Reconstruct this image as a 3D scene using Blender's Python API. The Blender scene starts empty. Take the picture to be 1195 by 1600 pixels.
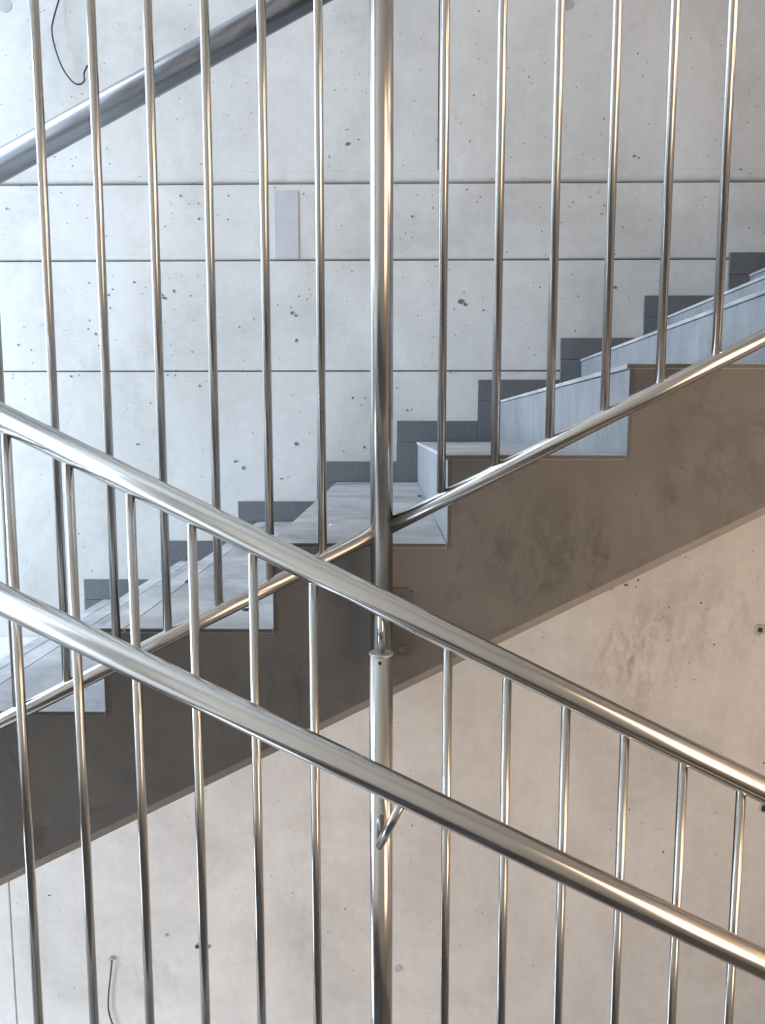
import bpy, bmesh, math, random
from mathutils import Vector, Matrix

# ------------------------------------------------------------------ camera
scene = bpy.context.scene
COL = scene.collection
F_PX, PITCH, YAW = 1147.66, 0.1097, 0.0141
cam_d = bpy.data.cameras.new('camera')
cam_d.sensor_fit = 'VERTICAL'
cam_d.sensor_height = 36.0
cam_d.sensor_width = 36.0
cam_d.lens = F_PX / 1600.0 * 36.0
cam_d.clip_start = 0.02
cam = bpy.data.objects.new('camera', cam_d)
cam.location = (0, 0, 0)                                  # eye level is z = 0
cam.rotation_euler = (math.pi / 2 - PITCH, 0, YAW)
COL.objects.link(cam)
scene.camera = cam

# ------------------------------------------------------------------ sky
world = bpy.data.worlds.new('sky')
scene.world = world
world.use_nodes = True
bg = world.node_tree.nodes['Background']
bg.inputs['Color'].default_value = (0.65, 0.81, 1.0, 1)
bg.inputs['Strength'].default_value = 11.6

# ------------------------------------------------------------------ lights
def area(name, loc, target, sx, sy, power, color):
    l = bpy.data.lights.new(name, 'AREA')
    l.shape = 'RECTANGLE'
    l.size, l.size_y = sx, sy
    l.energy = power
    l.color = color
    o = bpy.data.objects.new(name, l)
    o.location = loc
    o.rotation_euler = (Vector(target) - Vector(loc)).to_track_quat('-Z', 'Y').to_euler()
    COL.objects.link(o)
    return o
WX = -3.4                                                 # inner face of the window wall
WIN = [(0.35, 3.00, -0.84, 2.55), (0.35, 2.20, -4.30, -1.45)]   # y0, y1, z0, z1 of the two windows
for n, (a, b, c, d) in enumerate(WIN):
    p = area('window_portal', (WX - 0.02, (a + b) / 2, (c + d) / 2), (0, (a + b) / 2, (c + d) / 2), d - c, b - a, 1, (1, 1, 1))
    p.data.cycles.is_portal = True
WARM = (1.0, 0.71, 0.47)
area('wall_lamp', (2.0, -0.57, 0.0), (2.0, 3.0, 0.0), 1.7, 1.9, 50, WARM)
area('lower_wall_fill', (-0.5, 0.2, -2.75), (0.0, 3.0, -1.6), 1.2, 0.5, 26, WARM)  # unseen fill light, added to warm the wall below the flight
area('lobby_light', (3.95, 0.30, 0.80), (0, 0.30, 0.80), 2.4, 1.5, 45, WARM)

# ------------------------------------------------------------------ exposure
vs = scene.view_settings
vs.view_transform = 'Standard'
vs.look = 'None'
vs.gamma = 1.0
vs.exposure = 0.0
vs.use_curve_mapping = False

# ------------------------------------------------------------------ measures
T, R = 0.33, 0.166                    # going and rise of one step
X0, Z0 = -0.558, -0.5415              # foot of riser 0 on the open side of the far flight
YS, YW = 1.37, 3.04                   # open side of the far flight, back wall
YF, YN, YNH, YFH = 1.31, 1.14, 1.02, 1.40   # far railing, near railing, their grip rails
I0, I1 = -2, 8
LAND = Z0 + I0 * R                    # half landing level
XL = X0 + I0 * T                      # first riser
CEIL, FLOOR = 2.8, -4.6
XR = 4.0
YB = -0.6                             # wall behind the photographer

def wall_pt(u, v, Y=YW):
    """photograph pixel -> point on the plane y = Y"""
    x, w = (u - 597.5) / F_PX, -(v - 800) / F_PX
    c, s = math.cos(PITCH), math.sin(PITCH)
    y, z = c + s * w, -s + c * w
    c, s = math.cos(YAW), math.sin(-YAW)
    X, Yy = c * x + s * y, -s * x + c * y
    t = Y / Yy
    return X * t, z * t

# ------------------------------------------------------------------ materials
def new_mat(name):
    m = bpy.data.materials.new(name)
    m.use_nodes = True
    nt = m.node_tree
    return m, nt, nt.nodes['Principled BSDF']

def N(nt, t, **kw):
    n = nt.nodes.new(t)
    for k, v in kw.items():
        setattr(n, k, v)
    return n

def ramp(nt, src, stops):
    r = N(nt, 'ShaderNodeValToRGB')
    e = r.color_ramp.elements
    e[0].position, e[0].color = stops[0][0], (*stops[0][1], 1)
    e[1].position, e[1].color = stops[-1][0], (*stops[-1][1], 1)
    for p, c in stops[1:-1]:
        k = e.new(p); k.color = (*c, 1)
    nt.links.new(src, r.inputs[0])
    return r.outputs[0]

def mixc(nt, fac, a, b, mode='MIX'):
    m = N(nt, 'ShaderNodeMix', data_type='RGBA', blend_type=mode)
    for i, v in ((0, fac), (6, a), (7, b)):
        if hasattr(v, 'links'):
            nt.links.new(v, m.inputs[i])
        else:
            m.inputs[i].default_value = v if i == 0 else (*v, 1)
    return m.outputs[2]

def math_n(nt, op, a, b=None, clamp=False):
    m = N(nt, 'ShaderNodeMath', operation=op, use_clamp=clamp)
    for i, v in ((0, a), (1, b)):
        if v is None:
            continue
        if hasattr(v, 'links'):
            nt.links.new(v, m.inputs[i])
        else:
            m.inputs[i].default_value = v
    return m.outputs[0]

def noise(nt, co, scale, detail=4, rough=0.55, dist=0.0, stretch=None):
    if stretch:
        mp = N(nt, 'ShaderNodeMapping')
        mp.inputs['Scale'].default_value = stretch
        nt.links.new(co, mp.inputs[0])
        co = mp.outputs[0]
    n = N(nt, 'ShaderNodeTexNoise')
    n.inputs['Scale'].default_value = scale
    n.inputs['Detail'].default_value = detail
    n.inputs['Roughness'].default_value = rough
    n.inputs['Distortion'].default_value = dist
    nt.links.new(co, n.inputs['Vector'])
    return n.outputs['Fac']

def pores(nt, co, scale, keep, size):
    """sparse round air holes: 1 inside a hole"""
    v = N(nt, 'ShaderNodeTexVoronoi')
    v.inputs['Scale'].default_value = scale
    nt.links.new(co, v.inputs['Vector'])
    sep = N(nt, 'ShaderNodeSeparateColor')
    nt.links.new(v.outputs['Color'], sep.inputs[0])
    k = math_n(nt, 'GREATER_THAN', sep.outputs[0], 1 - keep)
    rad = math_n(nt, 'MULTIPLY', sep.outputs[1], size)
    ins = math_n(nt, 'SUBTRACT', rad, v.outputs['Distance'])
    ins = math_n(nt, 'MULTIPLY', ins, 22.0, True)
    return math_n(nt, 'MULTIPLY', k, ins)

def bump(nt, bsdf, h, strength, dist):
    b = N(nt, 'ShaderNodeBump')
    b.inputs['Strength'].default_value = strength
    b.inputs['Distance'].default_value = dist
    nt.links.new(h, b.inputs['Height'])
    nt.links.new(b.outputs[0], bsdf.inputs['Normal'])

def concrete(name, lo, mid, hi, pore_keep=0.12, blotch=None, stains=(), rough=0.75):
    m, nt, b = new_mat(name)
    tc = N(nt, 'ShaderNodeTexCoord').outputs['Object']
    big = noise(nt, tc, 1.7, 5, 0.6, 0.6)
    col = ramp(nt, big, [(0.30, lo), (0.5, mid), (0.72, hi)])
    fine = noise(nt, tc, 26, 5, 0.65)
    col = mixc(nt, 0.32, col, ramp(nt, fine, [(0.3, (0.42,) * 3), (0.7, (0.60,) * 3)]), 'OVERLAY')
    drip = noise(nt, tc, 3.0, 3, 0.6, 0.3, (6, 6, 0.7))
    col = mixc(nt, 0.10, col, ramp(nt, drip, [(0.35, (0.40,) * 3), (0.65, (0.60,) * 3)]), 'OVERLAY')
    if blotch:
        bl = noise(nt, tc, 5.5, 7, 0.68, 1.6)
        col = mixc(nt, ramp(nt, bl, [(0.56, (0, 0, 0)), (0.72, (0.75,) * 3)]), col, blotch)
    for (cx, cz, rx, rz, sc, strength) in stains:
        sx = N(nt, 'ShaderNodeSeparateXYZ')
        nt.links.new(tc, sx.inputs[0])
        dx = math_n(nt, 'DIVIDE', math_n(nt, 'SUBTRACT', sx.outputs[0], cx), rx)
        dz = math_n(nt, 'DIVIDE', math_n(nt, 'SUBTRACT', sx.outputs[2], cz), rz)
        d = math_n(nt, 'ADD', math_n(nt, 'MULTIPLY', dx, dx), math_n(nt, 'MULTIPLY', dz, dz))
        fall = math_n(nt, 'SUBTRACT', 1.0, d, True)
        sn = noise(nt, tc, 15, 8, 0.78, 0.3, (1, 1, 0.45))
        sn = math_n(nt, 'MULTIPLY', math_n(nt, 'SUBTRACT', sn, 0.44), 5.0, True)
        fac = math_n(nt, 'MULTIPLY', math_n(nt, 'MULTIPLY', fall, sn), strength)
        col = mixc(nt, fac, col, sc)
    p1 = pores(nt, tc, 30, pore_keep, 0.22)
    p2 = pores(nt, tc, 75, pore_keep * 0.8, 0.24)
    pp = math_n(nt, 'MAXIMUM', p1, p2)
    col = mixc(nt, math_n(nt, 'MULTIPLY', pp, 0.8), col, (0.13, 0.12, 0.11))
    nt.links.new(col, b.inputs['Base Color'])
    b.inputs['Roughness'].default_value = rough
    b.inputs['Specular IOR Level'].default_value = 0.25
    h = math_n(nt, 'SUBTRACT', math_n(nt, 'ADD', math_n(nt, 'MULTIPLY', fine, 0.25), math_n(nt, 'MULTIPLY', noise(nt, tc, 4, 3), 0.6)), pp)
    bump(nt, b, h, 0.25, 0.004)
    return m

WALL = concrete('fair_faced_concrete', (0.47, 0.46, 0.44), (0.57, 0.56, 0.54), (0.65, 0.645, 0.63), 0.12,
                stains=[(1.02, -0.98, 0.22, 0.32, (0.30, 0.22, 0.16), 0.75),
                        (1.30, -0.80, 0.34, 0.26, (0.36, 0.27, 0.21), 0.55),
                        (-1.06, -2.45, 0.22, 0.16, (0.36, 0.35, 0.33), 0.7),
                        (-0.35, -2.1, 0.20, 0.5, (0.40, 0.38, 0.35), 0.5)])
PATCH = concrete('smooth_filler', (0.42, 0.425, 0.44), (0.45, 0.455, 0.47), (0.48, 0.485, 0.50), 0.01)
RIDGE = concrete('mortar', (0.44, 0.44, 0.44), (0.52, 0.52, 0.52), (0.60, 0.60, 0.60), 0.05)
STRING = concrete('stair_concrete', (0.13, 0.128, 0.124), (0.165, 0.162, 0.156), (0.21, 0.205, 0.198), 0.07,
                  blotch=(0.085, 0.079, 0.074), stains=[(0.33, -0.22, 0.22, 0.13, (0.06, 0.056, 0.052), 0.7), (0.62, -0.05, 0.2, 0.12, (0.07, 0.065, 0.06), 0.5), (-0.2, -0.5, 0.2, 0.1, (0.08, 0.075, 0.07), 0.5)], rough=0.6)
RAWEDGE = concrete('raw_concrete_edge', (0.26, 0.235, 0.21), (0.34, 0.31, 0.28), (0.42, 0.39, 0.355), 0.3)
BEIGE = concrete('beige_render', (0.48, 0.405, 0.335), (0.54, 0.455, 0.375), (0.58, 0.49, 0.405), 0.02)
SCREED = concrete('pale_screed', (0.60, 0.59, 0.57), (0.67, 0.66, 0.64), (0.72, 0.71, 0.69), 0.03)
SHELL = concrete('plain_concrete', (0.54, 0.52, 0.49), (0.60, 0.58, 0.55), (0.64, 0.62, 0.59), 0.05)

def tile_mat(name, base, dust, dust_amt, streak=0.4, stretch=(1.0, 7, 0.7)):
    m, nt, b = new_mat(name)
    tc = N(nt, 'ShaderNodeTexCoord').outputs['Object']
    col = ramp(nt, noise(nt, tc, 70, 4, 0.7), [(0.3, tuple(c * 0.8 for c in base)), (0.7, tuple(c * 1.2 for c in base))])
    d1 = noise(nt, tc, 5, 6, 0.65, 0.4)
    st = noise(nt, tc, 6, 4, 0.6, 0.2, stretch)
    dd = math_n(nt, 'ADD', math_n(nt, 'MULTIPLY', d1, 1 - streak), math_n(nt, 'MULTIPLY', st, streak))
    fac = math_n(nt, 'MULTIPLY', ramp(nt, dd, [(0.36, (0.25,) * 3), (0.62, (1,) * 3)]), dust_amt)
    col = mixc(nt, fac, col, dust)
    nt.links.new(col, b.inputs['Base Color'])
    b.inputs['Roughness'].default_value = 0.55
    bump(nt, b, noise(nt, tc, 160, 3, 0.7), 0.12, 0.001)
    return m
SKIRT = tile_mat('skirting_stone', (0.10, 0.105, 0.115), (0.22, 0.22, 0.225), 0.22)
EDGE = tile_mat('sawn_stone_edge', (0.085, 0.085, 0.085), (0.16, 0.155, 0.15), 0.3)
TREAD = tile_mat('dusty_tread_stone', (0.17, 0.175, 0.185), (0.60, 0.595, 0.59), 0.80, 0.15, (1.0, 3, 1))
RISER = tile_mat('dusty_riser_stone', (0.15, 0.155, 0.165), (0.42, 0.42, 0.425), 0.50)
STRIP = tile_mat('nosing_stone', (0.24, 0.245, 0.255), (0.66, 0.66, 0.66), 0.85, 0.15, (1.0, 3, 1))

def steel(name, base=(0.60, 0.575, 0.545), rough=0.21, axis=2):
    m, nt, b = new_mat(name)
    tc = N(nt, 'ShaderNodeTexCoord').outputs['Object']
    n = noise(nt, tc, 9, 2, 0.5, 0.0, (1, 1, 0.3))
    nt.links.new(ramp(nt, n, [(0.3, tuple(c * 0.98 for c in base)), (0.7, tuple(c * 1.02 for c in base))]), b.inputs['Base Color'])
    b.inputs['Roughness'].default_value = rough
    b.inputs['Metallic'].default_value = 1.0
    return m
STEEL = steel('brushed_steel')
DULL = steel('dull_grey_steel', (0.24, 0.24, 0.25), 0.26)
PLATE = steel('dull_steel_plate', (0.21, 0.20, 0.185), 0.45)
CAPM = steel('satin_steel_cap', (0.62, 0.61, 0.59), 0.40)

def plain(name, col, rough=0.6, metal=0.0):
    m, nt, b = new_mat(name)
    tc = N(nt, 'ShaderNodeTexCoord').outputs['Object']
    n = noise(nt, tc, 40, 3)
    nt.links.new(ramp(nt, n, [(0.3, tuple(c * 0.88 for c in col)), (0.7, tuple(min(1, c * 1.1) for c in col))]), b.inputs['Base Color'])
    b.inputs['Roughness'].default_value = rough
    b.inputs['Metallic'].default_value = metal
    return m
BLACK = plain('black_cable_and_hole_shade', (0.035, 0.035, 0.038), 0.5)
HOLE_SHADE = plain('painted_hole_shade', (0.15, 0.145, 0.14), 0.9)
PLUG = plain('grey_plug', (0.40, 0.40, 0.39), 0.8)
FRAME = plain('window_frame_paint', (0.30, 0.31, 0.32), 0.4)
RUST = plain('rusty_wire', (0.16, 0.10, 0.06), 0.8)
CRUMB = plain('white_mortar', (0.80, 0.78, 0.75), 0.9)
CHIP = plain('dark_stone_chip', (0.09, 0.085, 0.08), 0.9)
ZINC = plain('zinc_screw', (0.55, 0.54, 0.52), 0.3, 1.0)

gm, gnt, gb = new_mat('window_glass')
tr = N(gnt, 'ShaderNodeBsdfTransparent'); gl = N(gnt, 'ShaderNodeBsdfGlossy'); gl.inputs['Roughness'].default_value = 0.02
mx = N(gnt, 'ShaderNodeMixShader'); mx.inputs[0].default_value = 0.06
gnt.links.new(tr.outputs[0], mx.inputs[1]); gnt.links.new(gl.outputs[0], mx.inputs[2])
gnt.links.new(mx.outputs[0], gnt.nodes['Material Output'].inputs['Surface'])

# ------------------------------------------------------------------ helpers
def tag(o, label=None, cat=None, group=None, kind=None):
    if label: o['label'] = label
    if cat: o['category'] = cat
    if group: o['group'] = group
    if kind: o['kind'] = kind
    return o

def link(name, me, mat, parent=None, loc=(0, 0, 0), smooth=False):
    if mat and not me.materials:
        me.materials.append(mat)
    if smooth:
        for p in me.polygons: p.use_smooth = True
    o = bpy.data.objects.new(name, me)
    o.location = loc
    COL.objects.link(o)
    adopt(o, parent)
    return o

def adopt(o, parent):
    if parent is not None:
        o.parent = parent
        t = Vector(parent.location)
        if parent.parent is not None:
            t = t if parent.get('_abs') is None else t
        o.matrix_parent_inverse = Matrix.Translation(-t)

def empty(name, loc=(0, 0, 0)):
    o = bpy.data.objects.new(name, None)
    o.location = loc
    o.empty_display_size = 0.1
    COL.objects.link(o)
    return o

def to_mesh(name, bm):
    bmesh.ops.recalc_face_normals(bm, faces=bm.faces)
    me = bpy.data.meshes.new(name)
    bm.to_mesh(me)
    bm.free()
    return me

def bm_box(bm, x0, x1, y0, y1, z0, z1):
    v = [bm.verts.new((x, y, z)) for x in (x0, x1) for y in (y0, y1) for z in (z0, z1)]
    for f in ((0, 1, 3, 2), (4, 6, 7, 5), (0, 4, 5, 1), (2, 3, 7, 6), (0, 2, 6, 4), (1, 5, 7, 3)):
        bm.faces.new([v[i] for i in f])

def box(name, b, mat, parent=None, bevel=0.0):
    bm = bmesh.new()
    bm_box(bm, *b)
    if bevel:
        bmesh.ops.bevel(bm, geom=bm.edges[:], offset=bevel, segments=1, affect='EDGES')
    return link(name, to_mesh(name, bm), mat, parent)

def tile(name, b, mat, parent, bevel=0.001):
    """stone tile whose sawn side towards the well has its own look"""
    bm = bmesh.new()
    bm_box(bm, *b)
    bmesh.ops.bevel(bm, geom=bm.edges[:], offset=bevel, segments=1, affect='EDGES')
    bmesh.ops.recalc_face_normals(bm, faces=bm.faces)
    for f in bm.faces:
        if f.normal.y < -0.9: f.material_index = 1
    me = to_mesh(name, bm)
    me.materials.append(mat); me.materials.append(EDGE)
    return link(name, me, None, parent)

def bm_tube(bm, pts, r, seg=32, caps=True):
    """swept tube through a list of points"""
    pts = [Vector(p) for p in pts]
    rings = []
    up = None
    for i, p in enumerate(pts):
        if i == 0: d = pts[1] - p
        elif i == len(pts) - 1: d = p - pts[i - 1]
        else: d = (pts[i + 1] - p).normalized() + (p - pts[i - 1]).normalized()
        d.normalize()
        if up is None:
            up = Vector((0, 1, 0)) if abs(d.y) < 0.9 else Vector((1, 0, 0))
        a = d.cross(up).normalized()
        up = a.cross(d).normalized()
        k = 1.0
        if 0 < i < len(pts) - 1:
            c = (p - pts[i - 1]).normalized().dot((pts[i + 1] - p).normalized())
            k = 1.0 / max(0.5, math.sqrt((1 + c) / 2))
        rr = r[i] if isinstance(r, (list, tuple)) else r
        # mitre: widen in the plane of the bend
        bend = Vector((0, 0, 0))
        if 0 < i < len(pts) - 1:
            bend = (pts[i + 1] - p).normalized() - (p - pts[i - 1]).normalized()
            if bend.length > 1e-6: bend.normalize()
        ring = []
        for s in range(seg):
            t = 2 * math.pi * s / seg
            v = (a * math.cos(t) + up * math.sin(t)) * rr
            if bend.length > 0.5:
                v = v + bend * (v.dot(bend)) * (k - 1)
            ring.append(bm.verts.new(p + v))
        rings.append(ring)
    for i in range(len(rings) - 1):
        for s in range(seg):
            f = bm.faces.new((rings[i][s], rings[i][(s + 1) % seg], rings[i + 1][(s + 1) % seg], rings[i + 1][s]))
            f.smooth = True
    if caps:
        bm.faces.new(rings[0][::-1])
        bm.faces.new(rings[-1])

def tube(name, pts, r, mat, parent=None, seg=32, loc=(0, 0, 0)):
    bm = bmesh.new()
    bm_tube(bm, pts, r, seg)
    me = to_mesh(name, bm)
    return link(name, me, mat, parent, loc)

def smooth_path(pts, n=6):
    """Catmull-Rom through the points"""
    P = [Vector(p) for p in pts]
    P = [2 * P[0] - P[1]] + P + [2 * P[-1] - P[-2]]
    out = []
    for i in range(1, len(P) - 2):
        for k in range(n):
            t = k / n
            a, b, c, d = P[i - 1], P[i], P[i + 1], P[i + 2]
            out.append(0.5 * ((2 * b) + (c - a) * t + (2 * a - 5 * b + 4 * c - d) * t * t + (3 * b - a - 3 * c + d) * t ** 3))
    out.append(P[-2])
    return out

def prism(name, poly, y0, y1, mat, parent=None):
    """outline in x-z extruded along y"""
    bm = bmesh.new()
    a = [bm.verts.new((x, y0, z)) for x, z in poly]
    b = [bm.verts.new((x, y1, z)) for x, z in poly]
    n = len(poly)
    bm.faces.new(a); bm.faces.new(b[::-1])
    for i in range(n):
        bm.faces.new((a[i], a[(i + 1) % n], b[(i + 1) % n], b[i]))
    bm.normal_update()
    bmesh.ops.triangulate(bm, faces=[f for f in bm.faces if len(f.verts) > 4])
    return link(name, to_mesh(name, bm), mat, parent)

# ------------------------------------------------------------------ back wall, cast in bands
PANEL_T = 0.050
wall = box('wall_back', (WX - 0.3, XR, YW + PANEL_T - 0.012, YW + 0.30, FLOOR, CEIL), RIDGE)
tag(wall, 'pale fair-faced concrete wall behind the stairs, with cast joints', 'wall', kind='structure')
ZJ = (0.979, 0.6835, 0.2436)          # the three horizontal joints
XJ, XJ2 = 0.178, -1.705               # upper and lower vertical joint
G = 0.0035
bands = [
    (WX, XJ - 0.0015, ZJ[0] + 0.046, CEIL, 0.000), (XJ + 0.0015, XR, ZJ[0] + 0.046, CEIL, 0.0008),
    (WX, XR, ZJ[1] + 0.022, ZJ[0] - 0.003, 0.003),
    (WX, XR, ZJ[2] + G * 0.7, ZJ[1] - G, 0.001),
    (WX, XJ2 - 0.003, FLOOR, ZJ[2] - G * 0.7, 0.004), (XJ2 + 0.003, XR, FLOOR, ZJ[2] - G * 0.7, 0.0015)]
for x0, x1, z0, z1, back in bands:
    box('concrete_band', (x0, x1, YW + back, YW + PANEL_T, z0, z1), WALL, wall, 0.0025)

def ridge(name, z, top, step, seed):
    """uneven lower lip of a pour, leaning back into the joint below it"""
    rnd = random.Random(seed)
    bm = bmesh.new()
    n = 420
    cols = []
    w = [rnd.uniform(0, 6.28) for _ in range(6)]
    for i in range(n + 1):
        x = WX + 0.02 + (XR - WX - 0.04) * i / n
        a = 0.30 * math.sin(3.1 * x + w[0]) + 0.25 * math.sin(7.7 * x + w[1]) + 0.2 * math.sin(19 * x + w[2]) + rnd.uniform(-.3, .3)
        b = 0.30 * math.sin(4.3 * x + w[3]) + 0.25 * math.sin(11 * x + w[4]) + rnd.uniform(-.25, .25)
        prof = [(YW + .0018, z + top + .003), (YW - .0002 + step * .10 * (1 + a), z + top * (.80 + .10 * b)), (YW + step * .30 * (1 + a), z + top * (.52 + .10 * b)),
                (YW + step * .55 * (1 + .5 * b), z + top * (.34 + .06 * a)), (YW + step, z + top * (.20 + .03 * a)), (YW + .0385, z + top * .16)]
        cols.append([bm.verts.new((x, y, q)) for y, q in prof])
    for i in range(n):
        for k in range(5):
            f = bm.faces.new((cols[i][k], cols[i][k + 1], cols[i + 1][k + 1], cols[i + 1][k]))
            f.smooth = True
    return link(name, to_mesh(name, bm), WALL, wall)
ridge('joint_lip', ZJ[0], 0.046, 0.015, 3)
ridge('joint_lip', ZJ[1], 0.022, 0.006, 5)

# smooth filled rectangle between the two upper joints
(px0, pz1), (px1, pz0) = wall_pt(428, 298), wall_pt(467, 404)
tag(box('cover_patch', (px0, px1, YW - 0.001, YW + 0.01, pz0, pz1), PATCH, wall, 0.0008), 'smooth grey rectangular filler patch in the wall')

# single air holes that can be made out in the photograph (u, v, diameter in px, stretch)
PORES = [
    (720, 471, 13, .7), (727, 476, 8, 1), (725, 457, 4, 1), (755, 485, 5, 1), (456, 489, 8, .7), (462, 493, 6, 1), (463, 532, 8, 1.7),
    (467, 463, 4, 1), (480, 468, 4, 1), (483, 452, 3, 1), (463, 694, 9, 1), (551, 622, 6, 1), (636, 641, 6, 1), (643, 640, 4, 1), (620, 606, 4, 1),
    (569, 699, 5, 1.6), (570, 622, 4, 1), (537, 705, 4, 1), (483, 677, 3, 1), (543, 225, 9, .6), (560, 218, 4, 1), (523, 141, 3, 1), (566, 143, 3, 1),
    (740, 149, 4, 1), (734, 221, 4, 1), (647, 158, 3, 1), (748, 18, 4, 1), (712, 185, 3, 1), (720, 193, 3, 1), (644, 338, 5, 1.3), (676, 325, 4, 1),
    (652, 305, 3, 1), (675, 305, 3, 1), (644, 371, 3, 1), (729, 296, 5, .5), (750, 308, 4, 1), (745, 316, 3, 1), (534, 353, 3, 1), (474, 303, 4, 1), (479, 308, 3, 1.5),
    (419, 354, 5, 1), (826, 120, 4, 1), (830, 130, 3, 1), (818, 224, 3, 1), (900, 137, 3, 1), (943, 186, 4, 1), (996, 84, 4, 1), (969, 125, 3, 1),
    (991, 244, 7, .6), (998, 247, 4, 1), (944, 321, 5, 1), (940, 334, 4, 1), (922, 308, 4, 1), (934, 300, 3, 1), (895, 316, 4, 2), (973, 355, 4, 1), (1101, 308, 3, 1),
    (1170, 356, 4, 1), (1157, 265, 5, .5), (1184, 123, 3, 1), (1181, 167, 3, 1), (1079, 60, 3, 1), (961, 449, 8, .6), (843, 449, 4, 1), (903, 463, 4, 1), (898, 517, 4, 1),
    (95, 301, 3, 1), (121, 321, 3, 1), (105, 349, 3, 1), (10, 326, 5, 1.4), (136, 341, 3, 1), (282, 306, 5, 1), (310, 318, 4, 1), (311, 342, 6, 1), (295, 319, 3, 1),
    (258, 354, 4, 1), (268, 333, 3, 1), (357, 306, 4, 1), (356, 343, 4, 1), (340, 336, 3, 1), (362, 135, 3, 1), (280, 154, 3, 1), (110, 19, 3, 1),
    (210, 441, 5, 1), (176, 452, 4, 1), (170, 461, 6, 1), (172, 481, 4, 1), (139, 442, 4, 1), (140, 501, 4, 2), (138, 514, 5, .7), (150, 522, 6, .6), (154, 540, 4, 1),
    (29, 539, 5, 1), (49, 547, 4, 1), (111, 588, 5, 1), (124, 586, 4, 1), (262, 586, 4, 1), (274, 587, 4, 1), (312, 603, 6, 1.7), (235, 630, 4, 1), (272, 455, 6, 2), (257, 466, 9, .4), (254, 461, 5, 1.6),
    (265, 435, 3, 1), (309, 431, 3, 1), (374, 511, 4, 1), (397, 498, 4, 1), (300, 550, 4, 1), (269, 555, 3, 1), (216, 550, 3, 1), (368, 721, 8, .5), (380, 731, 8, 1), (215, 694, 6, .6), (317, 703, 3, 1),
    (395, 677, 3, 1), (315, 745, 3, 1), (123, 834, 4, 1), (144, 892, 4, 1), (131, 855, 3, 1), (38, 600, 3, 1), (440, 748, 5, .5), (450, 745, 4, 1), (436, 560, 3, 1),
    (978, 914, 9, .7), (997, 906, 6, 1.4), (993, 917, 4, 1), (956, 921, 4, 1), (1071, 870, 4, 1), (1095, 942, 5, 1), (1045, 949, 4, 1), (1116, 1007, 6, .5), (1044, 1000, 4, 1), (1076, 1036, 3, 1),
    (1177, 861, 3, 1), (1183, 900, 3, 1), (1084, 1062, 4, 1), (848, 996, 3, 1), (1098, 897, 3, 1), (1036, 964, 3, 1), (1055, 1065, 3, 1), (958, 983, 3, 1), (959, 975, 3, 1),
    (983, 1265, 4, 1), (954, 1296, 4, 1), (1036, 1331, 6, 1.8), (1024, 1358, 3, 1), (955, 1334, 3, 1), (932, 1337, 3, 1), (1119, 1270, 3, 1), (1120, 1336, 3, 1), (1028, 1295, 3, 1), (1193, 1192, 5, 1),
    (644, 1290, 5, 1), (539, 1420, 4, 1), (551, 1516, 4, .7), (457, 1395, 4, 1), (452, 1292, 3, 1), (641, 1203, 3, 1), (666, 1583, 3, 1), (77, 1399, 5, .5), (26, 1411, 3, 1), (94, 1422, 3, 1), (116, 1543, 4, 1.5), (92, 1555, 3, 1)]
rnd = random.Random(11)
bm = bmesh.new()
def blob(bm, x, z, r, st, y):
    n = 9
    a0 = rnd.uniform(0, 6.28)
    tilt = rnd.uniform(-.5, .5)
    vs_ = []
    for k in range(n):
        a = 2 * math.pi * k / n
        rr = r * rnd.uniform(.65, 1.15)
        dx, dz = rr * math.cos(a) / math.sqrt(st), rr * math.sin(a) * math.sqrt(st)
        vs_.append(bm.verts.new((x + dx * math.cos(tilt) - dz * math.sin(tilt), y, z + dx * math.sin(tilt) + dz * math.cos(tilt))))
    c = bm.verts.new((x, y + 0.0009, z))
    for k in range(n):
        bm.faces.new((vs_[k], vs_[(k + 1) % n], c))
for u, v, d, st in PORES:
    x, z = wall_pt(u, v)
    blob(bm, x, z, d * 0.5 * YW / F_PX * 0.72, st, YW - 0.0012)
for _ in range(420):
    x, z = rnd.uniform(-1.7, 1.8), rnd.choice((rnd.uniform(-2.7, 1.7), rnd.uniform(0.2, 1.2)))
    blob(bm, x, z, rnd.uniform(.0012, .0034), rnd.choice((1, 1, .6, 1.5)), YW - 0.0012)
tag(link('air_holes', to_mesh('air_holes', bm), HOLE_SHADE, wall), kind='stuff')  # flat dark discs: the shade inside the holes is put into their colour

# formwork tie plugs and anchor holes in the wall
def disc_y(name, u, v, r, mat, parent, depth=0.003, y=YW, seg=24):
    x, z = wall_pt(u, v, y)
    return tube(name, [(x, y + 0.006, z), (x, y - depth, z)], r, mat, parent, seg)
for u, v, r in ((885, 6, .024), (8, 9, .026), (622, 1513, .017)):
    disc_y('tie_plug', u, v, r, PLUG, wall, 0.0015)
def ring_hole(u, v, r_out, r_in, seed):
    """broken-out anchor hole: ragged cement collar around a dark bore"""
    x, z = wall_pt(u, v)
    q = random.Random(seed)
    bm = bmesh.new()
    n = 16
    rings = []
    for rr, y in ((r_out, YW - .0005), (r_out * .8, YW - .005), (r_in, YW - .004), (r_in * .9, YW + .008)):
        ring = []
        for k in range(n):
            a = 2 * math.pi * k / n
            w = rr * (q.uniform(.82, 1.18) if rr > r_in else 1)
            ring.append(bm.verts.new((x + w * math.cos(a), y, z + w * math.sin(a))))
        rings.append(ring)
    for a, b in zip(rings, rings[1:]):
        for k in range(n):
            bm.faces.new((a[k], a[(k + 1) % n], b[(k + 1) % n], b[k]))
    o = link('anchor_collar', to_mesh('anchor_collar', bm), PLUG, wall)
    b2 = bmesh.new()
    blob(b2, x, z, r_in * 1.05, 1, YW - 0.003)
    link('anchor_bore', to_mesh('anchor_bore', b2), BLACK, o)  # flat black disc, shade of the bore given as colour
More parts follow.
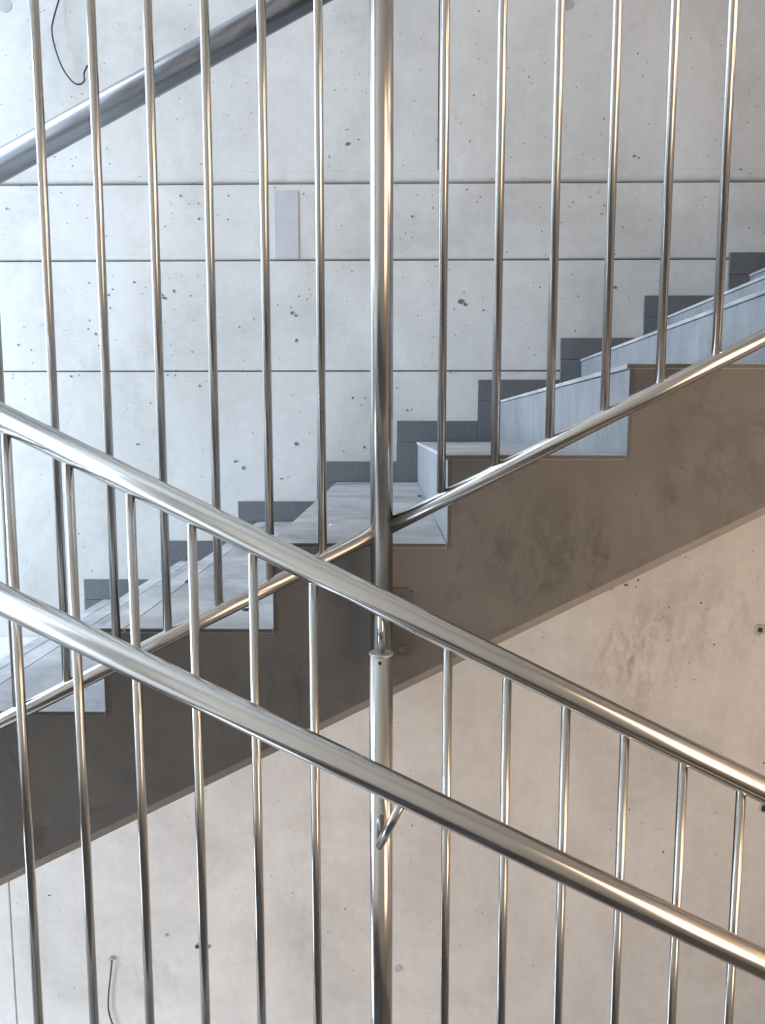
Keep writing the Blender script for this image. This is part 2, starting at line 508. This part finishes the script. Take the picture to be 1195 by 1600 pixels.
ring_hole(1187, 984, .026, .012, 1)
ring_hole(309, 1478, .014, .011, 2)
ring_hole(325, 1479, .010, .007, 4)
ring_hole(1194, 1262, .022, .017, 6)
disc_y('screw_plug', 260, 1461, .006, ZINC, wall, 0.004)
hook = disc_y('conduit_end', 175, 1497, .010, ZINC, wall, 0.012)

# ------------------------------------------------------------------ rest of the shell
def struct(name, b, label, cat, mat=SHELL):
    return tag(box(name, b, mat), label, cat, kind='structure')
struct('wall_front', (WX - .3, XR, YB - .3, YB, FLOOR, CEIL), 'beige rendered wall behind the photographer', 'wall', BEIGE)
struct('wall_right', (XR, XR + .3, YB - .3, YW + .3, FLOOR, CEIL), 'concrete end wall past the upper steps', 'wall')
struct('ceiling', (WX - .3, XR + .3, YB - .3, YW + .3, CEIL, CEIL + .2), 'concrete ceiling over the stairwell', 'ceiling')
struct('floor', (WX - .3, XR + .3, YB - .3, YW + .3, FLOOR - .2, FLOOR), 'concrete floor at the foot of the stairwell', 'floor')
lw = empty('wall_left', (WX, 0, FLOOR))
tag(lw, 'concrete end wall with two tall windows beside the landing', 'wall', kind='structure')
(ya, yb, a0, a1), (_, yc, b0, b1) = WIN
for b in ((YB, ya, FLOOR, CEIL), (yb, YW + .048, b1, CEIL), (yc, YW + .048, FLOOR, b1), (ya, yc, FLOOR, b0), (ya, yb, b1, a0), (ya, yb, a1, CEIL)):
    box('wall_piece', (WX - .3, WX, b[0], b[1], b[2], b[3]), SHELL, lw)
for k, (y0, y1, z0, z1) in enumerate(WIN):
    w = empty('window_%d' % (k + 1), (WX - .15, (y0 + y1) / 2, z0))
    tag(w, ('upper' if k == 0 else 'lower') + ' tall window in the end wall', 'window', kind='structure')
    for b in ((y0, y0 + .04, z0, z1), (y1 - .04, y1, z0, z1), (y0, y1, z0, z0 + .04), (y0, y1, z1 - .04, z1)):
        box('window_frame', (WX - .20, WX - .14, *b), FRAME, w)
    box('pane', (WX - .174, WX - .168, y0 + .03, y1 - .03, z0 + .03, z1 - .03), gm, w)
struct('floor_landing', (WX, XL + .004, YB, YW - .001, LAND - .22, LAND), 'pale grey screed half landing left of the stairs', 'landing', SCREED)
XT = X0 + I1 * T + 0.01
struct('floor_upper_landing', (XT, XR, YB, YW - .001, Z0 + (I1 + 1) * R - .22, Z0 + (I1 + 1) * R - .0005), 'concrete upper landing at the head of the stairs', 'landing')

# ------------------------------------------------------------------ far flight
TT = 0.0095
stairs = empty('staircase', (X0, YS, -0.75))
tag(stairs, 'concrete flight clad in grey stone tiles, climbing to the right behind the railings', 'stairs')
prof = []
for i in range(I0, I1 + 1):
    x = X0 + i * T + TT
    prof += [(x, Z0 + i * R - (TT if i > I0 else 0)), (x, Z0 + (i + 1) * R - TT)]
prof.append((XT + .0, Z0 + (I1 + 1) * R - TT))
def soff(x): return 0.5085 * x - 0.4915
CH = 0.024
bm = bmesh.new()
xa, xb = prof[0][0], prof[-1][0]
front = [bm.verts.new((x, YS, z)) for x, z in prof] + [bm.verts.new((xb, YS, soff(xb))), bm.verts.new((xa, YS, soff(xa)))]
backv = [bm.verts.new((x, YW - .002, z)) for x, z in prof] + [bm.verts.new((xb, YW - .002, soff(xb) - CH)), bm.verts.new((xa, YW - .002, soff(xa) - CH))]
m1, m2 = bm.verts.new((xb, YS + CH, soff(xb) - CH)), bm.verts.new((xa, YS + CH, soff(xa) - CH))
n = len(prof)
bm.faces.new(front)
bm.faces.new(backv[::-1])
for k in range(n - 1):
    bm.faces.new((front[k], front[k + 1], backv[k + 1], backv[k]))
bm.faces.new((front[n], front[n + 1], m2, m1)).material_index = 1               # chamfer along the lower edge
bm.faces.new((m1, m2, backv[n + 1], backv[n]))               # soffit
bm.faces.new((front[n - 1], front[n], m1, backv[n], backv[n - 1]))
bm.faces.new((front[n + 1], front[0], backv[0], backv[n + 1], m2))
bm.normal_update()
bmesh.ops.triangulate(bm, faces=[f for f in bm.faces if len(f.verts) > 4])
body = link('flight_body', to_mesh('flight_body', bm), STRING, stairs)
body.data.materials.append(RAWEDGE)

# loose strip of formwork mortar left on the lower edge
JOINT = {-2: 2.45, -1: 2.30, 0: 1.85, 1: 2.62, 2: 2.1, 3: 2.5}
rnd = random.Random(4)
for i in range(I0, I1 + 1):
    xr, L = X0 + i * T, Z0 + (i + 1) * R
    tile('riser_tile', (xr, xr + TT - .0005, YS - .0015, YW - .0015, Z0 + i * R - (TT if i > I0 else -.0004), L - TT - .001), RISER, stairs, 0.0008)
    xn = xr + T - .0006 if i < I1 else XT - .0005
    nose = xr - .005
    lip = nose
    if i <= 0:
        tile('nosing_tile', (nose, nose + .048, YS - .0015, YW - .0015, L - TT, L), STRIP, stairs, 0.0012)
        lip = nose + .0494
    yj = JOINT.get(i, 2.4)
    tile('tread_tile', (lip, xn, YS - .0015, yj - .0008, L - TT, L), TREAD, stairs, 0.0012)
    tile('tread_tile', (lip, xn, yj + .0008, YW - .0015, L - TT, L), TREAD, stairs, 0.0012)

# stone skirting stepping up the wall
skirt = empty('baseboard_back', (XL - .085, YW, LAND))
tag(skirt, 'dark stone skirting stepping up the concrete wall along the stairs', 'skirting', kind='structure')
SX, SZ = -1.3034, -0.6229
SH = SZ - (Z0 - R)                     # height of the skirting over its tread
for k in range(0, I1 - I0 + 1):
    x0 = SX + k * T
    lv = Z0 + (I0 + 1 + k) * R
    x1 = x0 + T - .0015
    box('skirting_tile', (x0, x1, YW - .010, YW - .0002, lv + .0007, lv + SH), SKIRT, skirt, 0.0008)
    box('skirting_tile', (x0 + rnd.uniform(-.0015, .0015), X0 + (I0 + k) * T - .0003, YW - .010, YW - .0002, lv - R + .0008, lv - .0007), SKIRT, skirt, 0.0008)

# bit of tie wire sticking out under a tread corner
wx, wz = wall_pt(711, 718, YS)
tag(tube('wire_loop', smooth_path([(wx - .006, YS + .004, wz + .003), (wx - .005, YS - .006, wz - .001), (wx, YS - .010, wz - .005), (wx + .005, YS - .007, wz - .001), (wx + .004, YS + .004, wz + .003)], 5), .0011, RUST, stairs, 8), 'rusty tie wire end')

# ------------------------------------------------------------------ near flight (under the photographer)
prof = [(XL + .0, LAND)]
z = LAND
for j in range(1, 12):
    prof += [(XL + (j - 1) * T, z - R), (XL + j * T, z - R)]
    z -= R
poly = prof + [(prof[-1][0], z - .30), (XL, LAND - .32)]
nf = prism('stairs_lower_flight', poly, YB, 1.06, SKIRT)
tag(nf, 'concrete flight running down to the right on the near side', 'stairs', kind='structure')
struct('floor_lower_landing', (XL + 11 * T, XR, YB, YW - .001, z - .25, z), 'concrete lower landing at the right', 'landing')

# ------------------------------------------------------------------ railings
def fb(x): return 0.5090 * x - 0.1668           # far bottom rail axis
def ft(x): return fb(x) + 2.0
def fh(x): return 0.5064 * x + 0.8494           # far grip rail axis
def nt_(x): return -0.4950 * x - 0.2794         # near top rail axis
def nb(x): return nt_(x) - 1.16
def nh(x): return -0.4950 * x - 0.5145          # near grip rail axis
XE0, XE1 = -1.19, 2.33

def cyl_mesh(name, length, r, seg=24):
    bm = bmesh.new()
    bm_tube(bm, [(0, 0, 0), (0, 0, length)], r, seg)
    me = to_mesh(name, bm)
    me.materials.append(STEEL)
    return me

def sloped(name, x0, x1, fz, y, r, parent, seg=48, mat=STEEL):
    """rail as its own object, turned along its own axis so the brushing follows it"""
    a, b = Vector((x0, y, fz(x0))), Vector((x1, y, fz(x1)))
    L = (b - a).length
    bm = bmesh.new()
    bm_tube(bm, [(0, 0, 0), (0, 0, L)], r, seg)
    me = to_mesh(name, bm)
    o = link(name, me, mat, None)
    o.rotation_mode = 'QUATERNION'
    o.rotation_quaternion = (b - a).to_track_quat('Z', 'Y')
    o.location = a
    adopt(o, parent)
    return o

# --- railing of the far flight
far = empty('stair_railing', (-0.02, YF, -0.5))
tag(far, 'rear brushed steel railing whose tall balusters rise from a rail climbing right', 'railing')
PX, PRF = -0.0201, 0.0203
posts = [PX - 1.1655, PX, PX + 1.1655, PX + 2.331]
for a, b in zip(posts, posts[1:]):
    sloped('bottom_rail', a, b, fb, YF, 0.0146, far)
sloped('top_rail', XE0, XE1, ft, YF, 0.0212, far)
tag(sloped('handrail', XE0, XE1, fh, YFH, 0.0250, far, 48, DULL), 'dull dark grey steel grip rail')
bal = cyl_mesh('baluster', 1.99, 0.0078)
for p in posts[:3]:
    for k in range(11):
        x = p + 0.1065 + 0.09525 * k
        link('baluster', bal, None, far, (x, YF, fb(x) + .004))
for p in posts:
    tube('post', [(0, 0, 0), (0, 0, 2.28)], PRF, STEEL, far, 48, (p, YF, fb(p) - .27))
    # plate bolted to the side of the flight
    zt = fb(p) + (-0.2954 - fb(PX))
    bm = bmesh.new()
    bm_box(bm, p - .004, p + .0588, YS - .0075, YS - .0003, zt - .1287, zt)
    ve = [e for e in bm.edges if abs(e.verts[0].co.y - e.verts[1].co.y) > .005]
    bmesh.ops.bevel(bm, geom=ve, offset=.006, segments=4, affect='EDGES')
    pl = link('mounting_plate', to_mesh('mounting_plate', bm), PLATE, far)
    for zz in (zt - .0196, zt - .1151):
        bm = bmesh.new()
        bm_tube(bm, [(p + .0392, YS - .007, zz), (p + .0392, YS - .0095, zz)], .0085, 20)
        bm_tube(bm, [(p + .0392, YS - .0090, zz), (p + .0392, YS - .0145, zz)], .0062, 6)
        link('bolt', to_mesh('bolt', bm), DULL, pl)
    tube('spacer', [(p + .004, YF + .008, zt - .064), (p + .016, YS - .005, zt - .064)], .008, STEEL, far, 20)
    # arm that carries the grip rail
    zz = fh(p) - .085
    tube('handrail_bracket', [(p, YF + .015, zz), (p, YFH - .002, zz), (p - .036, YFH, fh(p - .036) - .018)], .0062, STEEL, far, 20)

# --- railing of the near flight
near = empty('stair_railing', (-0.018, YN, -1.5))
tag(near, 'front brushed steel railing with round top rail and lower grip rail descending right', 'railing')
PN, PRN = -0.0182, 0.0187
nposts = [PN - 1.1655, PN, PN + 1.1655, PN + 2.331]
sloped('top_rail', XE0, XE1, nt_, YN, 0.0212, near)
sloped('bottom_rail', XE0, XE1, nb, YN, 0.0146, near)
sloped('handrail', XE0, XE1, nh, YNH, 0.0212, near)
bal = cyl_mesh('baluster', 1.152, 0.0075)
for p in nposts[:3]:
    for k in range(11):
        x = p + 0.1062 + 0.0952 * k
        link('baluster', bal, None, near, (x, YN, nb(x) + .004))
for p in nposts:
    top = nt_(p) - 0.0844                                     # underside of the cap
    tube('post', [(0, 0, 0), (0, 0, 1.22)], PRN, STEEL, near, 48, (p, YN, top - 1.22))
    bm = bmesh.new()
    bm_tube(bm, [(0, 0, 0), (0, 0, .0015), (0, 0, .0032), (0, 0, .0040)], [.0187, .0197, .0197, .0190], 48)
    for f in bm.faces:
        f.smooth = False
    cap = link('post_cap', to_mesh('post_cap', bm), CAPM, near, (p, YN, top))
    tube('post_pin', [(0, 0, 0), (0, 0, .075)], .0062, STEEL, near, 24, (p, YN, top + .003))
    a = math.radians(-96)
    sx, sy = p + PRN * math.cos(a), YN + PRN * math.sin(a)
    tube('set_screw_hole', [(p + (PRN - .004) * math.cos(a), YN + (PRN - .004) * math.sin(a), top - .0075), (p + (PRN + .0004) * math.cos(a), YN + (PRN + .0004) * math.sin(a), top - .0075)], .0026, BLACK, near, 14)  # black disc on the post, painted as the shade in the screw hole
    # grip rail arm: straight out of the post, then up square to the rail
    zs = nh(p) - 0.1147
    x1 = p + 0.033
    br = tube('handrail_bracket', [(p, YN - .012, zs), (p, YNH + .028, zs), (x1, YNH, nh(x1) - .016)], .0068, STEEL, near, 24)
    zt = nb(p) - .06
    box('mounting_plate', (p - .03, p + .03, 1.0605, 1.068, zt - .12, zt), PLATE, near)
    tube('spacer', [(p, YN - .01, zt - .06), (p, 1.066, zt - .06)], .012, STEEL, near, 20)

# ------------------------------------------------------------------ loose cables on the wall
def cable(pix, r, label, hang):
    pts = []
    for k, (u, v) in enumerate(pix):
        d = hang[k]
        x, z = wall_pt(u, v, YW - d)
        pts.append((x, YW - d, z))
    rad = r
    o = tube('cable', smooth_path(pts), r, BLACK, None, 10)
    return tag(o, label, 'cable')
cable([(98, -18), (92, 0), (84, 28), (81, 48), (86, 75), (97, 105), (108, 122), (118, 131), (127, 131), (132, 125), (131, 117), (133, 110), (137, 102)], .0030,
      'black cable looping out of the upper left of the wall above the handrail',
      [-.004, .015, .03, .04, .045, .045, .04, .035, .03, .028, .026, .025, .025])
cable([(175, 1497), (174.5, 1505), (172, 1530), (169.5, 1555), (169.5, 1578), (175, 1598), (182, 1612), (184, 1640)], .0032,
      'thin black cable hanging from a wall outlet at the lower left',
      [.004, .014, .012, .012, .012, .012, .010, .006])

# ------------------------------------------------------------------ crumbs of mortar left on the treads
def tread_pt(u, v, L):
    """photograph pixel -> point on a tread of level L"""
    x, z = wall_pt(u, v, 1.0)
    return x * (L / z), L / z
rnd = random.Random(23)
for u, v, lv, size, mat, label in (
        (517, 822, 2, .0075, CRUMB, 'small white mortar crumb on the tread just left of the rear post'),
        (655, 776, 2, .0085, CHIP, 'larger dark stone chip beside the pale riser right of the rear post'),
        (674, 770, 2, .0055, CHIP, 'smaller dark stone chip close to the pale riser right of the rear post'),
        (293, 910, 1, .0095, CHIP, 'long dark chip on the jointed tread below the front top rail'),
        (383, 954, 1, .0085, CHIP, 'dark pointed chip on the tread under the rear bottom rail')):
    L = Z0 + lv * R
    x, y = tread_pt(u, v, L)
    bm = bmesh.new()
    bmesh.ops.create_icosphere(bm, subdivisions=1, radius=size)
    for p in bm.verts:
        k = rnd.uniform(.6, 1.1)
        p.co = Vector((p.co.x * k * 1.2, p.co.y * k, max(-.25 * size, p.co.z * k * .55) + .25 * size))
    name = 'mortar_crumb' if mat == CRUMB else 'stone_chip'
    o = link(name, to_mesh(name, bm), mat, None, (x, y, L))
    tag(o, label, 'debris', 'crumbs and chips on the treads')
